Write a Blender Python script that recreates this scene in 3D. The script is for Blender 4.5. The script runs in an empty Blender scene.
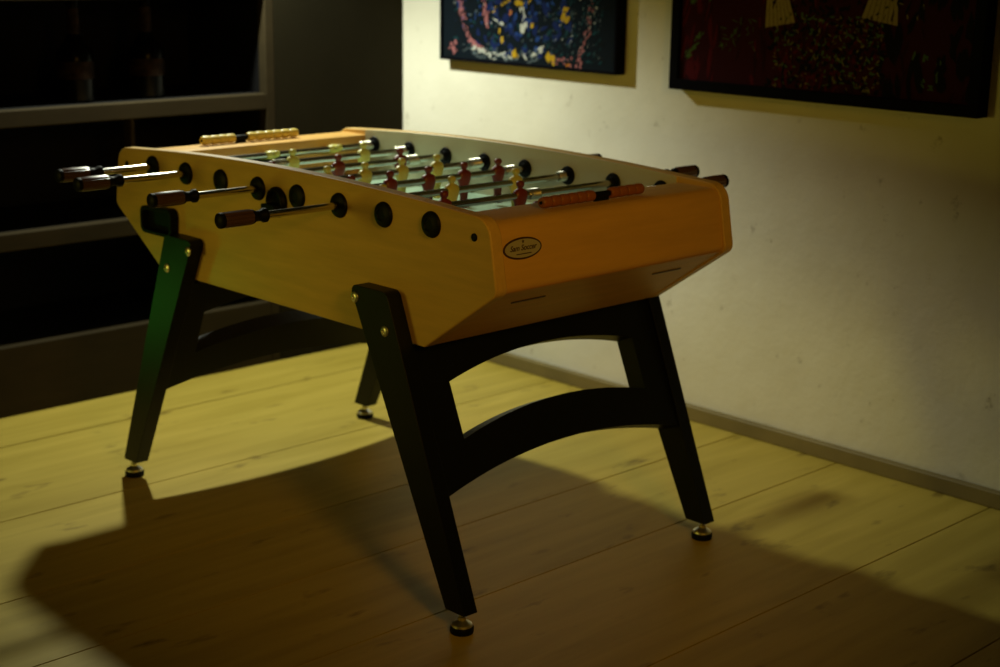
import bpy, bmesh, math, random
from mathutils import Vector, Matrix
random.seed(7)
SC = bpy.context.scene
COL = SC.collection
PI = math.pi

# ------------------------------------------------------------------ materials
def mat(name, col, rough=.5, metal=0., spec=.5, noise=0., nscale=6., bump=0., bscale=60., stretch=(1, 1, 1), coat=0.):
    m = bpy.data.materials.new(name); m.use_nodes = True
    nt = m.node_tree; b = nt.nodes['Principled BSDF']
    b.inputs['Roughness'].default_value = rough; b.inputs['Metallic'].default_value = metal
    b.inputs['Specular IOR Level'].default_value = spec; b.inputs['Coat Weight'].default_value = coat
    b.inputs['Base Color'].default_value = (*col, 1)
    if noise or bump:
        tc = nt.nodes.new('ShaderNodeTexCoord'); mp = nt.nodes.new('ShaderNodeMapping')
        mp.inputs['Scale'].default_value = stretch
        nt.links.new(tc.outputs['Object'], mp.inputs['Vector'])
    if noise:
        n = nt.nodes.new('ShaderNodeTexNoise'); n.inputs['Scale'].default_value = nscale
        n.inputs['Detail'].default_value = 6; n.inputs['Roughness'].default_value = .6
        nt.links.new(mp.outputs['Vector'], n.inputs['Vector'])
        r = nt.nodes.new('ShaderNodeValToRGB')
        r.color_ramp.elements[0].position = .3; r.color_ramp.elements[1].position = .72
        r.color_ramp.elements[0].color = (*[max(0, c * (1 - noise)) for c in col], 1)
        r.color_ramp.elements[1].color = (*[min(1, c * (1 + noise)) for c in col], 1)
        nt.links.new(n.outputs['Fac'], r.inputs['Fac']); nt.links.new(r.outputs['Color'], b.inputs['Base Color'])
    if bump:
        n2 = nt.nodes.new('ShaderNodeTexNoise'); n2.inputs['Scale'].default_value = bscale; n2.inputs['Detail'].default_value = 5
        nt.links.new(mp.outputs['Vector'], n2.inputs['Vector'])
        bp = nt.nodes.new('ShaderNodeBump'); bp.inputs['Strength'].default_value = bump; bp.inputs['Distance'].default_value = .01
        nt.links.new(n2.outputs['Fac'], bp.inputs['Height']); nt.links.new(bp.outputs['Normal'], b.inputs['Normal'])
    return m

M = {}
M['maple'] = mat('maple', (.62, .40, .12), .42, noise=.10, nscale=5, stretch=(1, 9, 9), spec=.35)
M['maple_end'] = mat('maple_end', (.64, .37, .10), .45, noise=.07, nscale=5, stretch=(9, 1, 9), spec=.2)
M['maple_ledge'] = mat('maple_ledge', (.66, .42, .18), .38, noise=.06, nscale=5, stretch=(9, 1, 9), spec=.4)
M['lining'] = mat('lining', (.56, .53, .38), .45, noise=.05, nscale=8)
M['field'] = mat('field', (.52, .76, .60), .06, spec=1.)
M['field_line'] = mat('field_line', (.78, .82, .74), .2)
M['black_wood'] = mat('black_wood', (.0026, .0036, .0027), .45, bump=.04, bscale=120, spec=.22)
M['black_plastic'] = mat('black_plastic', (.005, .006, .008), .5, spec=.1)
M['chrome'] = mat('chrome', (.56, .54, .50), .20, 1.)
M['steel'] = mat('steel', (.74, .72, .62), .38, 1.)
M['grip'] = mat('grip', (.095, .050, .040), .28, noise=.2, nscale=20, stretch=(1, .1, 1))
M['yellow'] = mat('yellow_plastic', (.62, .58, .13), .4)
M['red'] = mat('red_plastic', (.17, .022, .014), .4)
M['bead_yellow'] = mat('bead_yellow', (.72, .55, .12), .4)
M['bead_orange'] = mat('bead_orange', (.30, .095, .020), .42)
M['badge'] = mat('badge_silver', (.46, .43, .38), .5, .2)
M['badge_dark'] = mat('badge_dark', (.05, .018, .008), .5)
M['plaster'] = None
M['baseboard'] = mat('baseboard_paint', (.20, .155, .055), .6, noise=.15, nscale=7)
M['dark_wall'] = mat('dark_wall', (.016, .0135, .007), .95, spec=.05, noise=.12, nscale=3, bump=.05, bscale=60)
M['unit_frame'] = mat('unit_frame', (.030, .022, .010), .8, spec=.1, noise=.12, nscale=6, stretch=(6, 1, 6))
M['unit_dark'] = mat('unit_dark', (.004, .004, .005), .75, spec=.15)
M['frame_black'] = mat('frame_black', (.003, .003, .005), .6, spec=.03)
M['ceiling'] = mat('ceiling_paint', (.10, .09, .06), .9)
M['glass_dark'] = mat('bottle_glass', (.002, .002, .002), .25, spec=.1)
M['label'] = mat('bottle_label', (.018, .009, .005), .7, noise=1., nscale=45, spec=.1)
M['gap'] = mat('floor_gap', (.015, .011, .005), .9)

def plaster():
    m = bpy.data.materials.new('plaster'); m.use_nodes = True
    nt = m.node_tree; L = nt.links; b = nt.nodes['Principled BSDF']
    b.inputs['Roughness'].default_value = .85; b.inputs['Specular IOR Level'].default_value = .2
    tc = nt.nodes.new('ShaderNodeTexCoord')
    n = nt.nodes.new('ShaderNodeTexNoise'); n.inputs['Scale'].default_value = 3.2; n.inputs['Detail'].default_value = 8
    L.new(tc.outputs['Object'], n.inputs['Vector'])
    r = nt.nodes.new('ShaderNodeValToRGB')
    r.color_ramp.elements[0].position = .3; r.color_ramp.elements[1].position = .7
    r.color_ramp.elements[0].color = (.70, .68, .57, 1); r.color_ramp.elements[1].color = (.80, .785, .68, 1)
    L.new(n.outputs['Fac'], r.inputs['Fac'])
    # small dark chips
    v = nt.nodes.new('ShaderNodeTexNoise'); v.inputs['Scale'].default_value = 14; v.inputs['Detail'].default_value = 10; v.inputs['Roughness'].default_value = .75
    L.new(tc.outputs['Object'], v.inputs['Vector'])
    r2 = nt.nodes.new('ShaderNodeValToRGB')
    r2.color_ramp.elements[0].position = .29; r2.color_ramp.elements[1].position = .39
    r2.color_ramp.elements[0].color = (.45, .42, .36, 1); r2.color_ramp.elements[1].color = (1, 1, 1, 1)
    L.new(v.outputs['Fac'], r2.inputs['Fac'])
    mx = nt.nodes.new('ShaderNodeMix'); mx.data_type = 'RGBA'; mx.blend_type = 'MULTIPLY'; mx.inputs['Factor'].default_value = 1
    L.new(r.outputs['Color'], mx.inputs[6]); L.new(r2.outputs['Color'], mx.inputs[7])
    L.new(mx.outputs[2], b.inputs['Base Color'])
    n3 = nt.nodes.new('ShaderNodeTexNoise'); n3.inputs['Scale'].default_value = 9; n3.inputs['Detail'].default_value = 9; n3.inputs['Roughness'].default_value = .62
    L.new(tc.outputs['Object'], n3.inputs['Vector'])
    bp = nt.nodes.new('ShaderNodeBump'); bp.inputs['Strength'].default_value = .32; bp.inputs['Distance'].default_value = .012
    L.new(n3.outputs['Fac'], bp.inputs['Height']); L.new(bp.outputs['Normal'], b.inputs['Normal'])
    return m
M['plaster'] = plaster()

def floor_wood():
    m = bpy.data.materials.new('floor_boards'); m.use_nodes = True
    nt = m.node_tree; L = nt.links; b = nt.nodes['Principled BSDF']
    b.inputs['Roughness'].default_value = .52; b.inputs['Specular IOR Level'].default_value = .3
    tc = nt.nodes.new('ShaderNodeTexCoord')
    mp = nt.nodes.new('ShaderNodeMapping'); mp.inputs['Scale'].default_value = (9, .9, 1)
    L.new(tc.outputs['Object'], mp.inputs['Vector'])
    n = nt.nodes.new('ShaderNodeTexNoise'); n.inputs['Scale'].default_value = 2.2; n.inputs['Detail'].default_value = 7; n.inputs['Distortion'].default_value = .5
    L.new(mp.outputs['Vector'], n.inputs['Vector'])
    r = nt.nodes.new('ShaderNodeValToRGB')
    r.color_ramp.elements[0].position = .28; r.color_ramp.elements[1].position = .75
    r.color_ramp.elements[0].color = (.40, .298, .042, 1); r.color_ramp.elements[1].color = (.54, .410, .075, 1)
    L.new(n.outputs['Fac'], r.inputs['Fac'])
    # knots, stretched along the boards
    mp2 = nt.nodes.new('ShaderNodeMapping'); mp2.inputs['Scale'].default_value = (9, 3.2, 1)
    L.new(tc.outputs['Object'], mp2.inputs['Vector'])
    n2 = nt.nodes.new('ShaderNodeTexNoise'); n2.inputs['Scale'].default_value = 1.6; n2.inputs['Detail'].default_value = 4
    L.new(mp2.outputs['Vector'], n2.inputs['Vector'])
    r2 = nt.nodes.new('ShaderNodeValToRGB')
    r2.color_ramp.elements[0].position = .26; r2.color_ramp.elements[1].position = .37
    r2.color_ramp.elements[0].color = (.40, .36, .30, 1); r2.color_ramp.elements[1].color = (1, 1, 1, 1)
    L.new(n2.outputs['Fac'], r2.inputs['Fac'])
    mx = nt.nodes.new('ShaderNodeMix'); mx.data_type = 'RGBA'; mx.blend_type = 'MULTIPLY'; mx.inputs['Factor'].default_value = 1
    L.new(r.outputs['Color'], mx.inputs[6]); L.new(r2.outputs['Color'], mx.inputs[7])
    # each board its own tone
    at = nt.nodes.new('ShaderNodeAttribute'); at.attribute_name = 'tone'
    mx2 = nt.nodes.new('ShaderNodeMix'); mx2.data_type = 'RGBA'; mx2.blend_type = 'MULTIPLY'; mx2.inputs['Factor'].default_value = 1
    L.new(mx.outputs[2], mx2.inputs[6]); L.new(at.outputs['Color'], mx2.inputs[7])
    L.new(mx2.outputs[2], b.inputs['Base Color'])
    bp = nt.nodes.new('ShaderNodeBump'); bp.inputs['Strength'].default_value = .08; bp.inputs['Distance'].default_value = .004
    L.new(n.outputs['Fac'], bp.inputs['Height']); L.new(bp.outputs['Normal'], b.inputs['Normal'])
    return m
M['floor'] = floor_wood()

# ------------------------------------------------------------------ mesh helpers
def obj(name, bm, m, parent=None, smooth=True, bevel=0., seg=2, angle=35):
    bmesh.ops.recalc_face_normals(bm, faces=bm.faces)
    me = bpy.data.meshes.new(name); bm.to_mesh(me); bm.free()
    for x in (m if isinstance(m, (list, tuple)) else [m]): me.materials.append(x)
    o = bpy.data.objects.new(name, me); COL.objects.link(o)
    if smooth:
        for p in me.polygons: p.use_smooth = True
        me.set_sharp_from_angle(angle=math.radians(angle))
    if bevel:
        b = o.modifiers.new('bevel', 'BEVEL'); b.width = bevel; b.segments = seg; b.limit_method = 'ANGLE'; b.angle_limit = math.radians(30)
    if parent: o.parent = parent
    return o

def box(bm, x0, x1, y0, y1, z0, z1, mi=0):
    r = bmesh.ops.create_cube(bm, size=1)
    for v in r['verts']:
        v.co = Vector((x0 + (v.co.x + .5) * (x1 - x0), y0 + (v.co.y + .5) * (y1 - y0), z0 + (v.co.z + .5) * (z1 - z0)))
    if mi:
        for f in {f for v in r['verts'] for f in v.link_faces}: f.material_index = mi
    return r['verts']

def rounded(pts, radii, n=6):
    """closed outline with its corners rounded"""
    out = []; N = len(pts)
    for i, (p, r) in enumerate(zip(pts, radii)):
        p = Vector(p); a = Vector(pts[i - 1]); b = Vector(pts[(i + 1) % N])
        if r <= 0: out.append(p); continue
        u = (a - p).normalized(); v = (b - p).normalized()
        half = math.acos(max(-1, min(1, u.dot(v)))) / 2
        t = r / math.tan(half); c = p + (u + v).normalized() * (r / math.sin(half))
        p0 = p + u * t; p1 = p + v * t
        a0 = math.atan2(*(p0 - c).yx); a1 = math.atan2(*(p1 - c).yx)
        d = (a1 - a0 + PI) % (2 * PI) - PI
        for k in range(n + 1):
            w = a0 + d * k / n; out.append(c + Vector((math.cos(w), math.sin(w))) * r)
    return out

def prism(bm, pts, axis, lo, hi, mi=0):
    """extrude an outline; axis 'y': pts are (x,z); 'x': pts are (y,z); 'z': pts are (x,y)"""
    def P(p, h):
        return {'y': (p[0], h, p[1]), 'x': (h, p[0], p[1]), 'z': (p[0], p[1], h)}[axis]
    A = [bm.verts.new(P(p, lo)) for p in pts]; B = [bm.verts.new(P(p, hi)) for p in pts]
    n = len(pts); fs = [bm.faces.new(A), bm.faces.new(B[::-1])]
    for i in range(n): fs.append(bm.faces.new((A[i], B[i], B[(i + 1) % n], A[(i + 1) % n])))
    for f in fs: f.material_index = mi
    return A + B

def lathe(bm, prof, org, axis='y', n=24, mi=0):
    """revolve (radius, height) pairs about an axis through org"""
    rings = []
    def P(r, h, a):
        c, s = r * math.cos(a), r * math.sin(a)
        return Vector(org) + Vector({'y': (c, h, s), 'x': (h, c, s), 'z': (c, s, h)}[axis])
    for r, h in prof:
        if r < 1e-6: rings.append([bm.verts.new(P(0, h, 0))])
        else: rings.append([bm.verts.new(P(r, h, 2 * PI * k / n)) for k in range(n)])
    for a, b in zip(rings, rings[1:]):
        for k in range(n):
            k2 = (k + 1) % n
            if len(a) == 1 and len(b) == 1: continue
            if len(a) == 1: f = bm.faces.new((a[0], b[k], b[k2]))
            elif len(b) == 1: f = bm.faces.new((a[k], a[k2], b[0]))
            else: f = bm.faces.new((a[k], a[k2], b[k2], b[k]))
            f.material_index = mi
    for ring in (rings[0], rings[-1]):
        if len(ring) > 1:
            f = bm.faces.new(ring); f.material_index = mi

def tube(bm, pts, r, n=8):
    """a wire along a list of points"""
    rings = []
    for i, p in enumerate(pts):
        d = (Vector(pts[min(i + 1, len(pts) - 1)]) - Vector(pts[max(i - 1, 0)])).normalized()
        u = d.orthogonal().normalized() if i == 0 else (u - d * u.dot(d)).normalized()
        w = d.cross(u)
        rings.append([bm.verts.new(Vector(p) + (u * math.cos(2 * PI * k / n) + w * math.sin(2 * PI * k / n)) * r) for k in range(n)])
    for a, b in zip(rings, rings[1:]):
        for k in range(n): bm.faces.new((a[k], a[(k + 1) % n], b[(k + 1) % n], b[k]))
    bm.faces.new(rings[0]); bm.faces.new(rings[-1])

def empty(name, loc, label, cat, group=None):
    o = bpy.data.objects.new(name, None); COL.objects.link(o); o.location = loc; o.empty_display_size = .1
    return tag(o, label, cat, group)
def tag(o, label, cat, group=None):
    o['label'] = label; o['category'] = cat
    if group: o['group'] = group
    return o
def struct(name, bm, m, **k):
    o = obj(name, bm, m, **k); o['kind'] = 'structure'; return o
def copy_part(o, parent, loc=None, rot=None):
    c = o.copy(); COL.objects.link(c); c.parent = parent
    if loc is not None: c.location = loc
    if rot is not None: c.rotation_euler = rot
    return c
BM = bmesh.new

# ------------------------------------------------------------------ room
WALL_Y = 1.134; BACK_X = -1.346
seams = [-1.36, -1.095, -.562, -.115, .203, .545, 1.012, 1.42, 1.87, 2.24, 2.70, 3.15, 3.6, 4.0]
bm = BM(); tone = bm.loops.layers.float_color.new('tone')
tones = [.97, 1.0, 1.03, .96, .98, 1.02, .97, 1.0, .98, 1.03, .99, 1., .97]
for i, (a, b) in enumerate(zip(seams, seams[1:])):
    vs = box(bm, a + .0022, b - .0022, -4., 1.14, -.02, 0)
    for f in {f for v in vs for f in v.link_faces}:
        for l in f.loops: l[tone] = (tones[i],) * 3 + (1,)
vs = box(bm, -1.36, 4, -4, 1.14, -.03, -.006, mi=1)
floor = struct('floor', bm, [M['floor'], M['gap']], smooth=False)

bm = BM(); box(bm, -1.5, 4., WALL_Y, WALL_Y + .12, -.03, 2.75)
struct('wall_right', bm, M['plaster'], smooth=False)
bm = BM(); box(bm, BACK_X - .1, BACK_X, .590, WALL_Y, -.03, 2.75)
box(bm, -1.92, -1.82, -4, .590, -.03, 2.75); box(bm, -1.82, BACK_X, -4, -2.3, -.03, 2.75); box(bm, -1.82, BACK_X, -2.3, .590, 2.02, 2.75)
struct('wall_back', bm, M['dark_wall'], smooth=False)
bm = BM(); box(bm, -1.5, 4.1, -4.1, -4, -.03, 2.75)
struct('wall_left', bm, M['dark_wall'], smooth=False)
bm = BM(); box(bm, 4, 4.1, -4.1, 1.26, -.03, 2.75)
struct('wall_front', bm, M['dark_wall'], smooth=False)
bm = BM(); box(bm, -1.95, 4.1, -4.1, 1.26, 2.75, 2.85)
struct('ceiling', bm, M['ceiling'], smooth=False)
bm = BM(); box(bm, BACK_X, 4, 1.109, WALL_Y, 0, .044)
struct('baseboard_right', bm, M['baseboard'], bevel=.003)

# ------------------------------------------------------------------ built-in shelving on the back wall
unit = empty('shelving_unit', (BACK_X, -.85, 0), 'dark built-in shelving unit with heavy grey-brown beams and black recesses along the back wall', 'shelving')
U = Vector((BACK_X, -.85, 0))
def upart(name, boxes, m, bevel=.003):
    bm = BM()
    for (x0, x1, y0, y1, z0, z1) in boxes: box(bm, x0 - U.x, x1 - U.x, y0 - U.y, y1 - U.y, z0, z1)
    return obj(name, bm, m, unit, bevel=bevel)
F0, F1 = BACK_X - .040, BACK_X
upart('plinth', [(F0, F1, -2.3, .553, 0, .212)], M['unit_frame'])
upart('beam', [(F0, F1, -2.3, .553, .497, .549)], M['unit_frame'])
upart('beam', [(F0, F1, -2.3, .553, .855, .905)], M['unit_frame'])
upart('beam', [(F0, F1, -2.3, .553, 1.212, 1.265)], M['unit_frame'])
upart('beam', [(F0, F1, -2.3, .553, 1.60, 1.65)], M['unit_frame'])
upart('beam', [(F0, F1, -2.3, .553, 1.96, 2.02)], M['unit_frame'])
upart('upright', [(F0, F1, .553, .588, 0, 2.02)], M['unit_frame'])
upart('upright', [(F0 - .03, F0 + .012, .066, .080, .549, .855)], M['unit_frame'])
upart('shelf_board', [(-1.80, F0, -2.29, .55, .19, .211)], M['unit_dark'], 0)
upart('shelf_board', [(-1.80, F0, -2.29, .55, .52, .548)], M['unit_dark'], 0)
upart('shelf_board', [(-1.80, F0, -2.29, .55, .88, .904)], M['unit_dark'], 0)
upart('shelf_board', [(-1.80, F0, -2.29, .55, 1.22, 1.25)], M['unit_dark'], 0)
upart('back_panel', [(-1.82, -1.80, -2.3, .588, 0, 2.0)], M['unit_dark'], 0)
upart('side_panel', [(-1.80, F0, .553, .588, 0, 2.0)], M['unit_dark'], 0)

def bottle(y, label):
    x = -1.47
    t = empty('bottle', (x, y, .905), label, 'bottle', 'dark bottles on the upper shelf')
    k = BM()
    lathe(k, [(.0, .0), (.050, .0), (.055, .006), (.055, .125), (.052, .150), (.030, .178), (.0185, .200), (.0165, .285), (.019, .288), (.019, .302), (.0, .302)], (0, 0, 0), 'z', 32)
    obj('body', k, M['glass_dark'], t)
    k = BM(); lathe(k, [(.0556, .070), (.0556, .122)], (0, 0, 0), 'z', 32); k.faces.ensure_lookup_table()
    for f in [f for f in k.faces if len(f.verts) > 4]: k.faces.remove(f)
    l = obj('paper_label', k, M['label'], t); l['label'] = 'mottled colourful paper label'
    k = BM(); lathe(k, [(.0192, .203), (.0174, .278)], (0, 0, 0), 'z', 32); k.faces.ensure_lookup_table()
    for f in [f for f in k.faces if len(f.verts) > 4]: k.faces.remove(f)
    obj('neck_label', k, M['label'], t)
bottle(-.058, 'dark bottle with a mottled label, the left one of two on the upper black shelf')
bottle(.188, 'dark bottle with a mottled label, the right one of two on the upper black shelf')

# ------------------------------------------------------------------ paintings
def paint_mat(name, col, rough=.5): return mat(name, col, .7, spec=.08)
def picture(name, label, x0, x1, z0, z1, depth, lip, canvas, dabs, recess=.008):
    yb = WALL_Y; yf = WALL_Y - depth
    cx = (x0 + x1) / 2
    t = empty(name, (cx, yb, z0), label, 'painting')
    bm = BM(); o = Vector((cx, yb, z0))
    O = [(x0, z0), (x1, z0), (x1, z1), (x0, z1)]; I = [(x0 + lip, z0 + lip), (x1 - lip, z0 + lip), (x1 - lip, z1 - lip), (x0 + lip, z1 - lip)]
    Rg = [[bm.verts.new((p[0] - o.x, y, p[1] - o.z)) for p in P] for P, y in ((O, 0), (O, yf - o.y), (I, yf - o.y), (I, 0))]
    for k in range(4):
        for q in range(4): bm.faces.new((Rg[k][q], Rg[k][(q + 1) % 4], Rg[(k + 1) % 4][(q + 1) % 4], Rg[(k + 1) % 4][q]))
    obj('frame', bm, M['frame_black'], t, smooth=False, bevel=.0015)
    bm = BM(); yc = yf + recess - o.y
    box(bm, x0 + lip - o.x, x1 - lip - o.x, yc, yc + .012, lip, z1 - z0 - lip)
    mats = [canvas] + [d[0] for d in dabs]
    W, H = x1 - x0 - 2 * lip, z1 - z0 - 2 * lip
    for mi, (m, fn) in enumerate(dabs, 1):
        for poly in fn(W, H):
            # raised strokes of paint: fan of an outline with a domed middle
            pts = [(x0 + lip - o.x + p[0], lip + p[1]) for p in poly]
            pts = [(min(max(a, x0 + lip - o.x), x1 - lip - o.x), min(max(b, lip), H + lip)) for a, b in pts]
            c = (sum(p[0] for p in pts) / len(pts), sum(p[1] for p in pts) / len(pts))
            h = .0006 + .0012 * random.random()
            vc = bm.verts.new((c[0], yc - h, c[1])); vs = [bm.verts.new((p[0], yc - .0004 - .0001 * mi, p[1])) for p in pts]
            for k in range(len(vs)):
                f = bm.faces.new((vc, vs[k], vs[(k + 1) % len(vs)])); f.material_index = mi
    return obj('canvas', bm, mats, t, smooth=False)

def blob(cx, cz, a, b, rot, n=9, jit=.3):
    out = []
    for k in range(n):
        w = 2 * PI * k / n; r = 1 + random.uniform(-jit, jit)
        x, z = a * r * math.cos(w), b * r * math.sin(w)
        out.append((cx + x * math.cos(rot) - z * math.sin(rot), cz + x * math.sin(rot) + z * math.cos(rot)))
    return out
def scatter(n, x0, x1, z0, z1, a, b, rot=None, jit=.35):
    def fn(W, H):
        for _ in range(n):
            s = random.uniform(.5, 1.3)
            yield blob(random.uniform(x0, x1), random.uniform(z0, z1), a * s, b * s * random.uniform(.6, 1.2), random.uniform(0, PI) if rot is None else rot + random.uniform(-.4, .4), jit=jit)
    return fn
def several(*fns):
    def fn(W, H):
        for f in fns: yield from f(W, H)
    return fn
def along(pts, n, a, b, spread=.006):
    def fn(W, H):
        for k in range(n):
            t = random.random() * (len(pts) - 1); i = min(int(t), len(pts) - 2); u = t - i
            p = Vector(pts[i]).lerp(Vector(pts[i + 1]), u); d = Vector(pts[i + 1]) - Vector(pts[i])
            s = random.uniform(.5, 1.3)
            yield blob(p.x + random.gauss(0, spread), p.y + random.gauss(0, spread), a * s, b * s, math.atan2(d.y, d.x) + random.gauss(0, .4))
    return fn

exec_blue = [
    (paint_mat('paint_black', (.004, .007, .010)), several(scatter(90, 0, .14, 0, .74, .012, .007), scatter(90, .62, .78, 0, .74, .012, .007), scatter(60, .14, .62, .03, .7, .014, .006))),
    (paint_mat('paint_navy', (.007, .016, .085)), several(scatter(190, .16, .60, .02, .7, .017, .010))),
    (paint_mat('paint_teal', (.008, .042, .055)), several(scatter(170, .06, .70, .02, .7, .012, .005), scatter(260, .48, .72, .02, .35, .007, .0022, 1.0))),
    (paint_mat('paint_blue', (.016, .050, .21)), several(scatter(60, .20, .56, .03, .7, .012, .008), scatter(40, .06, .2, .1, .35, .007, .004))),
    (paint_mat('paint_slate', (.09, .12, .14)), several(scatter(170, .45, .72, .03, .4, .005, .0016, .9), scatter(120, .06, .45, .02, .7, .006, .002, .6), scatter(60, .13, .45, .005, .04, .009, .003, .2))),
    (paint_mat('paint_pink', (.33, .12, .13)), several(along([(.07, .26), (.09, .15), (.13, .06), (.2, .03)], 90, .007, .003, .005), along([(.17, .28), (.20, .18), (.215, .10)], 44, .007, .0035, .005), scatter(12, .03, .07, .01, .05, .007, .005), along([(.62, .02), (.66, .10), (.68, .26)], 50, .006, .002, .005), scatter(22, .5, .64, 0, .03, .005, .004))),
    (paint_mat('paint_white', (.50, .52, .48)), several(along([(.15, .035), (.24, .016), (.33, .02)], 34, .008, .003, .006), along([(.36, .20), (.385, .15), (.38, .10)], 9, .009, .005, .004), scatter(3, .37, .40, .10, .12, .018, .012), along([(.38, .022), (.45, .03), (.47, .05)], 14, .011, .0035, .005), along([(.25, .13), (.29, .12)], 5, .010, .004, .003), scatter(40, .5, .70, .04, .4, .004, .0015, .9), scatter(50, .05, .6, .1, .7, .005, .002, .7))),
    (paint_mat('paint_yellow', (.46, .29, .012)), several(scatter(6, .35, .43, .17, .21, .011, .006, .5), scatter(5, .545, .575, .14, .19, .011, .007, 1.0), scatter(4, .49, .53, .01, .04, .013, .007, 2.), scatter(3, .335, .36, .015, .04, .011, .008), along([(.24, .16), (.33, .20)], 8, .008, .0025, .004), scatter(4, .27, .29, .06, .10, .008, .005, 1.4), scatter(2, .42, .43, .105, .12, .009, .006), scatter(14, .1, .6, .25, .7, .010, .006))),
    (paint_mat('paint_orange', (.45, .15, .02)), several(scatter(3, .315, .325, .14, .16, .008, .006), scatter(4, .57, .60, .0, .02, .006, .005))),
]
picture('framed_painting', 'abstract blue painting with yellow, pink and white dabs in a deep black frame',
        -1.105, -.309, 1.010, 1.78, .043, .010, paint_mat('canvas_blue', (.003, .007, .012)), exec_blue)

def fan(cx, cz, w, h, tilt):
    def fn(W, H):
        for k in range(7):
            u0 = -.5 + k / 7; u1 = u0 + .9 / 7
            pts = [(u0 * w, 0), (u1 * w, 0), (u1 * w * .62, h), (u0 * w * .62, h)]
            yield [(cx + a * math.cos(tilt) - b * math.sin(tilt), cz + a * math.sin(tilt) + b * math.cos(tilt)) for a, b in pts]
    return fn
exec_red = [
    (paint_mat('paint_maroon', (.018, .002, .004)), several(scatter(160, 0, .95, 0, .7, .035, .006, 1.5))),
    (paint_mat('paint_crimson', (.075, .004, .009)), several(scatter(60, 0, .13, 0, .7, .035, .005, 1.55), scatter(10, .03, .06, 0, .05, .014, .010, 1.5), scatter(40, .18, .62, 0, .6, .018, .004, 1.5), scatter(120, .33, .67, .01, .2, .007, .004))),
    (paint_mat('paint_ink', (.003, .002, .004)), several(scatter(260, .31, .68, .0, .24, .010, .005), scatter(120, .66, .96, 0, .7, .035, .012, 1.5))),
    (paint_mat('paint_leaf', (.055, .105, .026)), several(scatter(150, .33, .67, .01, .2, .007, .0026), along([(.03, .07), (.05, .10), (.075, .13)], 14, .010, .004), along([(.04, .21), (.02, .25)], 7, .010, .004), along([(.10, .23), (.13, .26)], 7, .010, .004), along([(.78, .05), (.82, .03), (.85, .11)], 14, .008, .003), scatter(4, .76, .80, .10, .14, .009, .004), scatter(30, .14, .26, .09, .18, .010, .0016), scatter(40, .05, .9, .3, .7, .010, .004))),
    (paint_mat('paint_olive', (.17, .145, .036)), several(scatter(120, .33, .67, .005, .2, .0055, .0020), scatter(16, .30, .40, .17, .24, .006, .002), scatter(14, .6, .78, .19, .24, .006, .002))),
    (paint_mat('paint_straw', (.27, .21, .09)), several(fan(.345, .168, .10, .10, .18), fan(.655, .190, .11, .10, -.15))),
]
picture('framed_painting', 'dark red painting with green leaves and pale pleated fans in a black frame',
        -.095, .893, .987, 1.70, .05, .030, paint_mat('canvas_red', (.030, .002, .005)), exec_red, recess=.012)

# ------------------------------------------------------------------ football table
TB = empty('foosball_table', (0, 0, 0), 'maple foosball table with black splayed legs and chrome rods, standing on the wooden floor', 'football table')
W2, T = .3709, .0304; WI = W2 - T            # outer and inner face of the long sides
ZT, ZR = .8727, .8385
out = [(.690, ZT), (-.690, ZT), (-.716, .7235), (-.5013, .5778), (.5013, .5778), (.716, .7235)]
rad = [.045, .045, .022, .010, .010, .022]
for s in (-1, 1):
    o3 = rounded(out, rad, 8)
    crown = [(x, ZT + .0225 * (1 - (x / .645) ** 2)) for x in [.60 - 1.2 * q / 28 for q in range(29)]]   # top edge rises in a long arc
    o3 = o3[:9] + crown + o3[9:]
    bm = BM(); prism(bm, o3, 'y', min(s * W2, s * WI), max(s * W2, s * WI))
    obj('side_panel', bm, M['maple'], TB, bevel=.003, angle=30)
    bm = BM(); ya, yb = s * WI - (s > 0) * .004, s * WI + (s < 0) * .004
    prism(bm, [(-.567, .752), (.567, .752), (.567, .8736)] + [(x, z - .0015) for x, z in crown if abs(x) < .56] + [(-.567, .8736)], 'y', min(ya, yb), max(ya, yb))
    obj('inner_lining', bm, M['lining'], TB, smooth=False)
ZL, XL = .862, .567
for s in (1, -1):
    pts = rounded([(s * XL, ZL), (s * .6885, ZL), (s * .7080, .7244), (s * .690, .712), (s * XL, .712)], [.003, .030, .018, 0, 0], 6)
    bm = BM(); prism(bm, pts, 'y', -WI, WI)
    e = obj('end_panel', bm, M['maple_end'], TB, angle=30)
    bm = BM()
    prism(bm, [(s * .7062, .7215), (s * .4995, .5785), (s * .486, .598), (s * .690, .7110)], 'y', -WI, WI)
    c = obj('end_skirt', bm, M['maple_end'], TB, smooth=False)
    # two finger slots in the skirt
    d = Vector((s * .2067, 0, .143)).normalized(); nrm = Vector((d.z * s, 0, -abs(d.x)))
    for (ya, yb) in ((-.270, -.172), (.165, .262)):
        bm = BM(); vs = []
        outl = rounded([(ya, -.003), (yb, -.003), (yb, .003), (ya, .003)], [.0028] * 4, 4)
        base = Vector((s * .5013, 0, .5785)) + d * .185
        A = [bm.verts.new(base + d * p[1] + nrm * .0006 + Vector((0, p[0], 0))) for p in outl]
        B = [bm.verts.new(base + d * p[1] - nrm * .004 + Vector((0, p[0], 0))) for p in outl]
        bm.faces.new(A); bm.faces.new(B)
        for k in range(len(A)): bm.faces.new((A[k], A[(k + 1) % len(A)], B[(k + 1) % len(A)], B[k]))
        obj('finger_slot', bm, M['badge_dark'], c, smooth=False)
bm = BM(); box(bm, -.499, .499, -WI, WI, .579, .596)
obj('bottom_panel', bm, M['maple'], TB, smooth=False)
bm = BM(); box(bm, -XL, XL, -WI + .004, WI - .004, .742, .754)
pf = obj('playing_field', bm, M['field'], TB, smooth=False)
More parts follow.
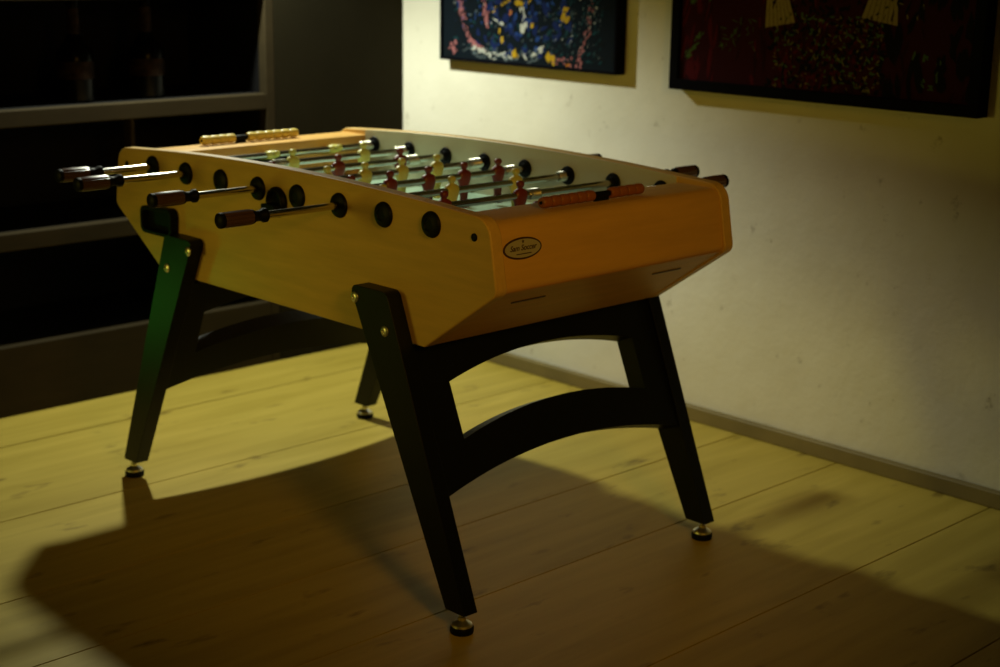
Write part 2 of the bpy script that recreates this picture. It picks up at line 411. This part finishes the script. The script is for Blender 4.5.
def lines(name, rects):
    bm = BM()
    for x0, x1, y0, y1 in rects: box(bm, x0, x1, y0, y1, .7538, .7546)
    obj(name, bm, M['field_line'], pf, smooth=False)
lines('halfway_line', [(-.003, .003, -.335, .335)])
for s in (-1, 1):
    a, b = sorted((s * .40, s * .541))
    lines('goal_area_line', [(s * .40 - .002, s * .40 + .002, -.2, .2), (a, b, .198, .2), (a, b, -.2, -.198)])
    lines('end_strip', [(s * .553 - .012, s * .553 + .012, -.335, .335)])
bm = BM(); ring = 40
R2 = [[bm.verts.new((r * math.cos(2 * PI * k / ring), r * math.sin(2 * PI * k / ring), z)) for k in range(ring)] for r, z in ((.098, .7538), (.098, .7546), (.102, .7546), (.102, .7538))]
for a, b in zip(R2, R2[1:] + R2[:1]):
    for k in range(ring): bm.faces.new((a[k], a[(k + 1) % ring], b[(k + 1) % ring], b[k]))
obj('centre_circle', bm, M['field_line'], pf, smooth=False)
# goals in the inner end walls
for s in (-1, 1):
    bm = BM(); pts = rounded([(-.10, .7545), (.10, .7545), (.10, .832), (-.10, .832)], [0, 0, .02, .02], 5)
    prism(bm, pts, 'x', s * XL - .0012, s * XL + .0012)
    obj('goal_mouth', bm, M['black_plastic'], TB, smooth=False)

# bearings through the long sides
rx = [-.525 + .15 * i for i in range(8)]
outer = [(.0088, .0), (.027, .0), (.0275, .002), (.0255, .0065), (.019, .0095), (.0125, .0105), (.0115, .0085), (.0088, .0085)]
inner = [(.0088, .0), (.0225, .0), (.0235, .002), (.022, .005), (.014, .0065), (.013, .013), (.0088, .013)]
for s in (-1, 1):
    for i, x in enumerate(rx):
        bm = BM()
        lathe(bm, [(r, s * (W2 + h)) for r, h in outer], (x, 0, ZR), 'y', 28)
        b = obj('rod_bearing', bm, M['black_plastic'], TB)
        bm = BM(); lathe(bm, [(r, s * (WI - .004 - h)) for r, h in inner], (x, 0, ZR), 'y', 28)
        obj('bearing_flange', bm, M['black_plastic'], TB)
    for sx in (-1, 1):
        bm = BM(); lathe(bm, [(0, s * (W2 + .003)), (.006, s * (W2 + .003)), (.0082, s * (W2 + .0015)), (.0085, s * (W2 - .001))], (sx * .651, 0, .8304), 'y', 18)
        obj('screw_cap', bm, M['black_plastic'], TB)

# a player figure: one lofted body with head, shoulders, waist and foot (x depth, y width), rod through the chest
secs = [(.0405, .002, .002), (.0395, .006, .0055), (.036, .0088, .0080), (.031, .0095, .0088), (.026, .0085, .0080), (.0222, .0056, .0056), (.0195, .0060, .0058),
        (.0165, .0125, .0078), (.0130, .0172, .0095), (.006, .0195, .0115), (-.002, .0198, .0120), (-.010, .0180, .0112), (-.020, .0140, .0095), (-.030, .0126, .0090),
        (-.042, .0112, .0082), (-.054, .0098, .0076), (-.062, .0105, .0090), (-.070, .0120, .0125), (-.0755, .0118, .0130), (-.0765, .0100, .0110)]
def player_mesh(name, m):
    bm = BM(); rings = []; n = 18
    for z, wy, wx in secs:
        z = z * .84 if z > 0 else z
        rings.append([bm.verts.new((wx * math.copysign(abs(math.cos(2 * PI * k / n)) ** .8, math.cos(2 * PI * k / n)), wy * math.copysign(abs(math.sin(2 * PI * k / n)) ** .8, math.sin(2 * PI * k / n)), z)) for k in range(n)])
    for a, b in zip(rings, rings[1:]):
        for k in range(n): bm.faces.new((a[k], a[(k + 1) % n], b[(k + 1) % n], b[k]))
    bm.faces.new(rings[0]); bm.faces.new(rings[-1])
    bmesh.ops.recalc_face_normals(bm, faces=bm.faces)
    me = bpy.data.meshes.new(name); bm.to_mesh(me); bm.free(); me.materials.append(m)
    for p in me.polygons: p.use_smooth = True
    return me
pm = {'y': player_mesh('yellow_player', M['yellow']), 'r': player_mesh('red_player', M['red'])}

def spring(y0, y1):
    bm = BM(); turns = 6; n = turns * 10
    tube(bm, [(.0112 * math.cos(2 * PI * k / 10), y0 + (y1 - y0) * k / n, .0112 * math.sin(2 * PI * k / 10)) for k in range(n + 1)], .0021, 6)
    return bm
# x index, team, handle side, handle end, player positions, tilt, springs
rods = [
    (0, 'y', -1, -.634, [-.225, -.015, .192], 1.35, [(.285, .322), (-.322, -.285)]),
    (1, 'y', -1, -.667, [-.055, .177], .0, [(.285, .322), (-.115, -.078)]),
    (2, 'r', 1, .598, [-.227, -.025, .177], .0, [(.200, .236), (-.287, -.250)]),
    (3, 'y', -1, -.656, [-.290, -.174, -.060, .056, .171], .0, [(.280, .322), (-.334, -.312)]),
    (4, 'r', 1, .612, [-.221, -.106, .012, .127, .241], .0, [(.264, .300), (-.280, -.244)]),
    (5, 'y', -1, -.681, [-.252, -.048, .156], .0, [(.300, .322), (-.312, -.275)]),
    (6, 'r', 1, .645, [-.205, .024], .0, [(.048, .085), (-.265, -.228)]),
    (7, 'r', 1, .572, [-.20, .0, .20], 1.4, [(.285, .322), (-.322, -.285)]),
]
for i, team, s, yend, ys, tilt, sprs in rods:
    x = rx[i]
    y0, y1 = (yend + .01, .374) if s < 0 else (-.374, yend - .01)
    bm = BM(); lathe(bm, [(0, y0), (.0072, y0), (.0080, y0 + .001), (.0080, y1 - .001), (.0072, y1), (0, y1)], (0, 0, 0), 'y', 20)
    rod = obj('rod', bm, M['chrome'], TB); rod.location = (x, 0, ZR)
    # handle: collar and end cap in black, fluted brown grip
    L = .116
    ya = yend - s * L                                  # inner end of the handle
    bm = BM(); n = 32; rings = []
    prof = [(.0130, .033), (.0158, .035), (.0165, .040), (.0168, .075), (.0165, .101), (.0155, .104)]
    for r, h in prof:
        ring_ = []
        for k in range(n):
            w = 2 * PI * k / n; rr = r * (1 - .09 * max(0, math.cos(8 * w)) ** 3)
            ring_.append(bm.verts.new((rr * math.cos(w), ya + s * h, rr * math.sin(w))))
        rings.append(ring_)
    for a, b in zip(rings, rings[1:]):
        for k in range(n): bm.faces.new((a[k], a[(k + 1) % n], b[(k + 1) % n], b[k]))
    bm.faces.new(rings[0]); bm.faces.new(rings[-1])
    g = obj('handle', bm, M['grip'], rod); g['label'] = 'dark red-brown fluted hand grip'
    bm = BM()
    lathe(bm, [(r, ya + s * h) for r, h in [(.0081, -.004), (.0125, -.004), (.0150, -.001), (.0150, .006), (.0112, .012), (.0112, .024), (.0150, .031), (.0150, .0350), (.0081, .0350)]], (0, 0, 0), 'y', 24)
    obj('handle_collar', bm, M['black_plastic'], rod)
    bm = BM()
    lathe(bm, [(r, ya + s * h) for r, h in [(0, .101), (.0160, .1035), (.0165, .107), (.0160, .112), (.0120, .115), (0, .116)]], (0, 0, 0), 'y', 24)
    obj('handle_cap', bm, M['black_plastic'], rod)
    for y in ys:
        p = bpy.data.objects.new('player_figure', pm[team]); COL.objects.link(p); p.parent = rod
        p.location = (0, y, 0); p.rotation_euler = (0, tilt, 0)
        p['label'] = ('yellow' if team == 'y' else 'dark red') + ' plastic player'
    for a, b in sprs: obj('bumper_spring', spring(a, b), M['steel'], rod)

# ball entry cup halfway along each long side
for s in (-1, 1):
    bm = BM(); y = s * W2
    lathe(bm, [(r, y + s * h) for r, h in [(.034, 0), (.035, .003), (.034, .008), (.030, .013), (.026, .014), (.021, .004), (.0, .003)]], (.0, 0, .817), 'y', 30)
    # lip the ball is pushed over
    prism(bm, rounded([(-.024, .802), (.024, .802), (.026, .814), (-.026, .814)], [.005] * 4, 4), 'y', min(y, y + s * .030), max(y, y + s * .030))
    obj('ball_entry_cup', bm, M['black_plastic'], TB)
# ball return tray: rounded black frame round a dark hollow
def tray(s, sx):
    bm = BM(); y = s * W2
    c0 = [(-.563, .672), (-.422, .672), (-.418, .746), (-.563, .740)]
    c1 = [(-.553, .682), (-.432, .682), (-.428, .736), (-.553, .730)]
    if sx > 0: c0 = [(-a, b) for a, b in c0]; c1 = [(-a, b) for a, b in c1]
    A = rounded(c0, [.018] * 4, 5); B = rounded(c1, [.012] * 4, 5); n = len(A)
    lay = [(A, .0), (A, .022), (B, .022), (B, .003)]
    R = [[bm.verts.new((p[0], y + s * h, p[1])) for p in P] for P, h in lay]
    for a, b in zip(R, R[1:]):
        for k in range(n): bm.faces.new((a[k], a[(k + 1) % n], b[(k + 1) % n], b[k]))
    bm.faces.new(R[0]); bm.faces.new(R[-1])
    return obj('ball_return_tray', bm, M['black_plastic'], TB, bevel=.002)
tray(-1, -1)

# score counters on the two end ledges
def counter(x, z, groups, m, brackets):
    bm = BM(); lathe(bm, [(0, brackets[0]), (.0034, brackets[0]), (.0034, brackets[1]), (0, brackets[1])], (0, 0, 0), 'y', 12)
    ya, yb = brackets[2], brackets[3]
    lathe(bm, [(0, ya), (.0062, ya), (.0068, ya + .002), (.0068, yb - .002), (.0062, yb), (0, yb)], (0, 0, 0), 'y', 16)
    box(bm, -.0035, .0035, ya + .004, yb - .004, -.0138, 0)
    t = obj('score_counter', bm, M['black_plastic'], TB); t.location = (x, 0, z)
    k = BM(); w = (groups[0][1] - groups[0][0]) / groups[0][2] / 2 - .0003
    lathe(k, [(.0036, -w), (.0100, -w), (.0112, -w * .86), (.0120, -w * .45), (.0120, w * .45), (.0112, w * .86), (.0100, w), (.0036, w)], (0, 0, 0), 'y', 22)
    first = obj('score_bead', k, m, t); used = False
    for y0, y1, n in groups:
        for q in range(n):
            y = y0 + (y1 - y0) * (q + .5) / n
            b = first if not used else copy_part(first, t)
            used = True; b.location = (0, y, 0)
counter(.634, .8755, [(-.170, -.016, 6), (.035, .139, 4)], M['bead_orange'], (-.172, .141, -.016, .035))
counter(-.634, .8755, [(-.158, -.056, 4), (-.016, .150, 6)], M['bead_yellow'], (-.160, .152, -.056, -.016))

# oval badge on the near end
e0 = Vector((.7035, -.288, .805))
fd = Vector((.0195, 0, -.1376)).normalized()             # down the slightly sloping end face
nm = Vector((-fd.z, 0, fd.x)); up = -fd
def badge_pt(a, b, h): return Vector((.6885, 0, ZL)) + fd * (.862 - .805) / abs(fd.z) + nm * h + Vector((0, -.2840 + a, 0)) + up * b
def oval(bm, ra, rb, h0, h1, mi=0):
    n = 40
    A = [bm.verts.new(badge_pt(ra * math.cos(2 * PI * k / n), rb * math.sin(2 * PI * k / n), h0)) for k in range(n)]
    B = [bm.verts.new(badge_pt(ra * .985 * math.cos(2 * PI * k / n), rb * .97 * math.sin(2 * PI * k / n), h1)) for k in range(n)]
    fs = [bm.faces.new(A), bm.faces.new(B)] + [bm.faces.new((A[k], A[(k + 1) % n], B[(k + 1) % n], B[k])) for k in range(n)]
    for f in fs: f.material_index = mi
bm = BM(); oval(bm, .0535, .0222, .0, .0016, 0)
badge = obj('badge', bm, M['badge_dark'], TB, smooth=False); badge['label'] = 'small silver oval badge with a dark rim and script lettering'
bm = BM(); oval(bm, .0495, .0186, .0012, .0022, 0)
obj('badge_plate', bm, M['badge'], badge, smooth=False)
def text(body, size, a, b, shear=.0, m=None, off=.0):
    cu = bpy.data.curves.new('txt', 'FONT'); cu.body = body; cu.size = size; cu.shear = shear; cu.align_x = 'CENTER'; cu.align_y = 'CENTER'; cu.extrude = .0002; cu.offset = off
    tmp = bpy.data.objects.new('txt', cu); COL.objects.link(tmp)
    dg = bpy.context.evaluated_depsgraph_get(); dg.update()
    me = bpy.data.meshes.new_from_object(tmp.evaluated_get(dg))
    bpy.data.objects.remove(tmp)
    for v in me.vertices: v.co = badge_pt(a + v.co.x, b + v.co.y, .0024 + v.co.z)
    me.materials.clear(); me.materials.append(m or M['badge_dark'])
    o = bpy.data.objects.new('badge_lettering', me); COL.objects.link(o); o.parent = badge
    return o
text('Sam Soccer', .0155, .0, .001, .3, off=.0003)
bm = BM()
bm.faces.new([bm.verts.new(badge_pt(a, b, .0026)) for a, b in ((-.020, -.0118), (.022, -.0118), (.022, -.0098), (-.020, -.0098))])
obj('badge_underline', bm, M['badge_dark'], badge, smooth=False)
bm = BM(); 
for k in range(5):
    w = 2 * PI * k / 5 + PI / 2
    q = [badge_pt(.001 + r * math.cos(w + d), .0135 + r * math.sin(w + d), .0026) for r, d in ((.0045, 0), (.002, .63), (0, 0), (.002, -.63))]
    bm.faces.new([bm.verts.new(p) for p in q])
obj('badge_emblem', bm, M['badge_dark'], badge, smooth=False)

# legs, beams and arched stretchers; a leaning frame at each end
def leg(sx, sy):
    o2 = rounded([(.302, .686), (.425, .686), (.672, .045), (.613, .045)], [.014, .020, .001, .001], 5)
    pts = [(sx * a, b) for a, b in o2]
    ya, yb = sy * W2, sy * (W2 + .0375)
    bm = BM(); prism(bm, pts, 'y', min(ya, yb), max(ya, yb))
    l = obj('leg', bm, M['black_wood'], TB, bevel=.005, seg=3)
    for bx_, bz in ((.321, .659), (.420, .603)):
        bm = BM()
        lathe(bm, [(r, yb + sy * h) for r, h in [(.0118, 0), (.0115, .0012), (.0085, .0035), (.0058, .0042), (.0050, .0015), (0, .0015)]], (sx * bx_, 0, bz), 'y', 22)
        obj('bolt', bm, M['steel'], l)
    cx, cy = sx * .648, sy * .3926
    bm = BM()
    lathe(bm, [(.0240, .0), (.0250, .004), (.0250, .012), (.0232, .0150), (.0, .0150)], (cx, cy, 0), 'z', 28)
    f = obj('foot_pad', bm, M['black_plastic'], l)
    bm = BM()
    lathe(bm, [(0, .0152), (.0225, .0152), (.0215, .0195), (.0140, .0245), (.0090, .028), (.0090, .035), (.0062, .0355), (.0062, .060), (0, .060)], (cx, cy, 0), 'z', 24)
    obj('levelling_screw', bm, M['steel'], l)
    return l
for sx in (1, -1):
    for sy in (-1, 1): leg(sx, sy)
LEAN = .415
def cxz(z): return .4625 + (.49 - z) * LEAN              # centre line of the leaning frame
th = .025
nl = Vector((1, 0, LEAN)).normalized()
def framepart(name, pts, sx):
    """outline in (y, height) set into the leaning frame, with thickness"""
    bm = BM(); A, B = [], []
    for y, z in pts:
        c = Vector((cxz(z), y, z))
        a = c + nl * th; b = c - nl * th
        A.append(bm.verts.new((sx * a.x, a.y, a.z))); B.append(bm.verts.new((sx * b.x, b.y, b.z)))
    n = len(A); bm.faces.new(A); bm.faces.new(B)
    for k in range(n): bm.faces.new((A[k], A[(k + 1) % n], B[(k + 1) % n], B[k]))
    return obj(name, bm, M['black_wood'], TB, smooth=False)
def arc(y0, y1, ze, zm, n=24):
    """points along a shallow arch, ends at ze, crown at zm"""
    c = (y1 - y0) / 2; h = zm - ze; R = (c * c + h * h) / (2 * h); out = []
    for k in range(n + 1):
        y = y0 + (y1 - y0) * k / n; u = y - (y0 + y1) / 2
        out.append((y, zm - R + math.sqrt(R * R - u * u)))
    return out
c = .290
for sx in (1, -1):
    top = .565
    op = arc(-c, c, .478, .513)
    framepart('cross_beam', [(-W2, top), (-W2, .466), (-c, .466)] + op + [(c, .466), (W2, .466), (W2, top)], sx)
    lo = arc(-W2, W2, .263, .309); hi = arc(-c, c, .362, .398)
    framepart('arched_stretcher', lo + [(W2, .466), (c, .466)] + hi[::-1] + [(-c, .466), (-W2, .466)], sx)

# ------------------------------------------------------------------ light
def lamp(name, kind, loc, energy, col, target=None, **k):
    l = bpy.data.lights.new(name, kind); l.energy = energy; l.color = col
    for a, b in k.items(): setattr(l, a, b)
    o = bpy.data.objects.new(name, l); COL.objects.link(o); o.location = loc
    if target is not None: o.rotation_euler = (Vector(target) - Vector(loc)).to_track_quat('-Z', 'Y').to_euler()
    return o
lamp('spot_corner', 'SPOT', (-1.21, .27, 1.75), 98, (.96, 1., .78), (-1.12, .33, 0), spot_size=math.radians(134), spot_blend=.6, shadow_soft_size=.04)
lamp('lamp_warm', 'SPOT', (3.2, -1.4, 1.9), 78, (1., .52, .05), (.62, -.12, .70), spot_size=math.radians(46), spot_blend=1., shadow_soft_size=.25)
lamp('lamp_side', 'SPOT', (-1.0, -3.5, .85), 60, (1., .82, .10), (-.05, -.37, .80), spot_size=math.radians(38), spot_blend=1., shadow_soft_size=.40)
lamp('green_sheen_fill', 'SPOT', (-1.28, -.92, .30), 1.8, (.15, 1., .08), (-.52, -.41, .47), spot_size=math.radians(46), spot_blend=1., shadow_soft_size=.10)  # added unseen green light, placed to give the far-left leg its green sheen
lamp('floor_fill', 'SPOT', (1.3, -.4, 2.6), 2., (1., .55, .07), (1.1, -.1, 0), spot_size=math.radians(90), spot_blend=1., shadow_soft_size=.3)  # added weak warm fill for the front floor, no fixture behind it
w = bpy.data.worlds.new('World'); SC.world = w; w.use_nodes = True
w.node_tree.nodes['Background'].inputs['Color'].default_value = (.01, .008, .004, 1)
w.node_tree.nodes['Background'].inputs['Strength'].default_value = 1

# ------------------------------------------------------------------ camera
cam = bpy.data.cameras.new('camera'); co = bpy.data.objects.new('camera', cam); COL.objects.link(co)
CX, CY, CZ, YAW, PIT, ROL, FPX = 2.8151, -2.3801, 1.3851, .8047, .2480, .0143, 1534.9
co.location = (CX, CY, CZ)
fw = Vector((-math.sin(YAW) * math.cos(PIT), math.cos(YAW) * math.cos(PIT), -math.sin(PIT)))
r = fw.cross(Vector((0, 0, 1))).normalized(); u = r.cross(fw)
r2 = r * math.cos(ROL) + u * math.sin(ROL); u2 = u * math.cos(ROL) - r * math.sin(ROL)
co.rotation_euler = Matrix((r2, u2, -fw)).transposed().to_euler()
cam.sensor_width = 36; cam.lens = FPX * 36 / 1000; cam.clip_start = .05
cam.dof.use_dof = True; cam.dof.focus_distance = 3.0; cam.dof.aperture_fstop = 3.2
SC.camera = co
SC.view_settings.view_transform = 'Standard'; SC.view_settings.look = 'None'
SC.view_settings.gamma = 1; SC.view_settings.use_curve_mapping = False; SC.view_settings.exposure = 0
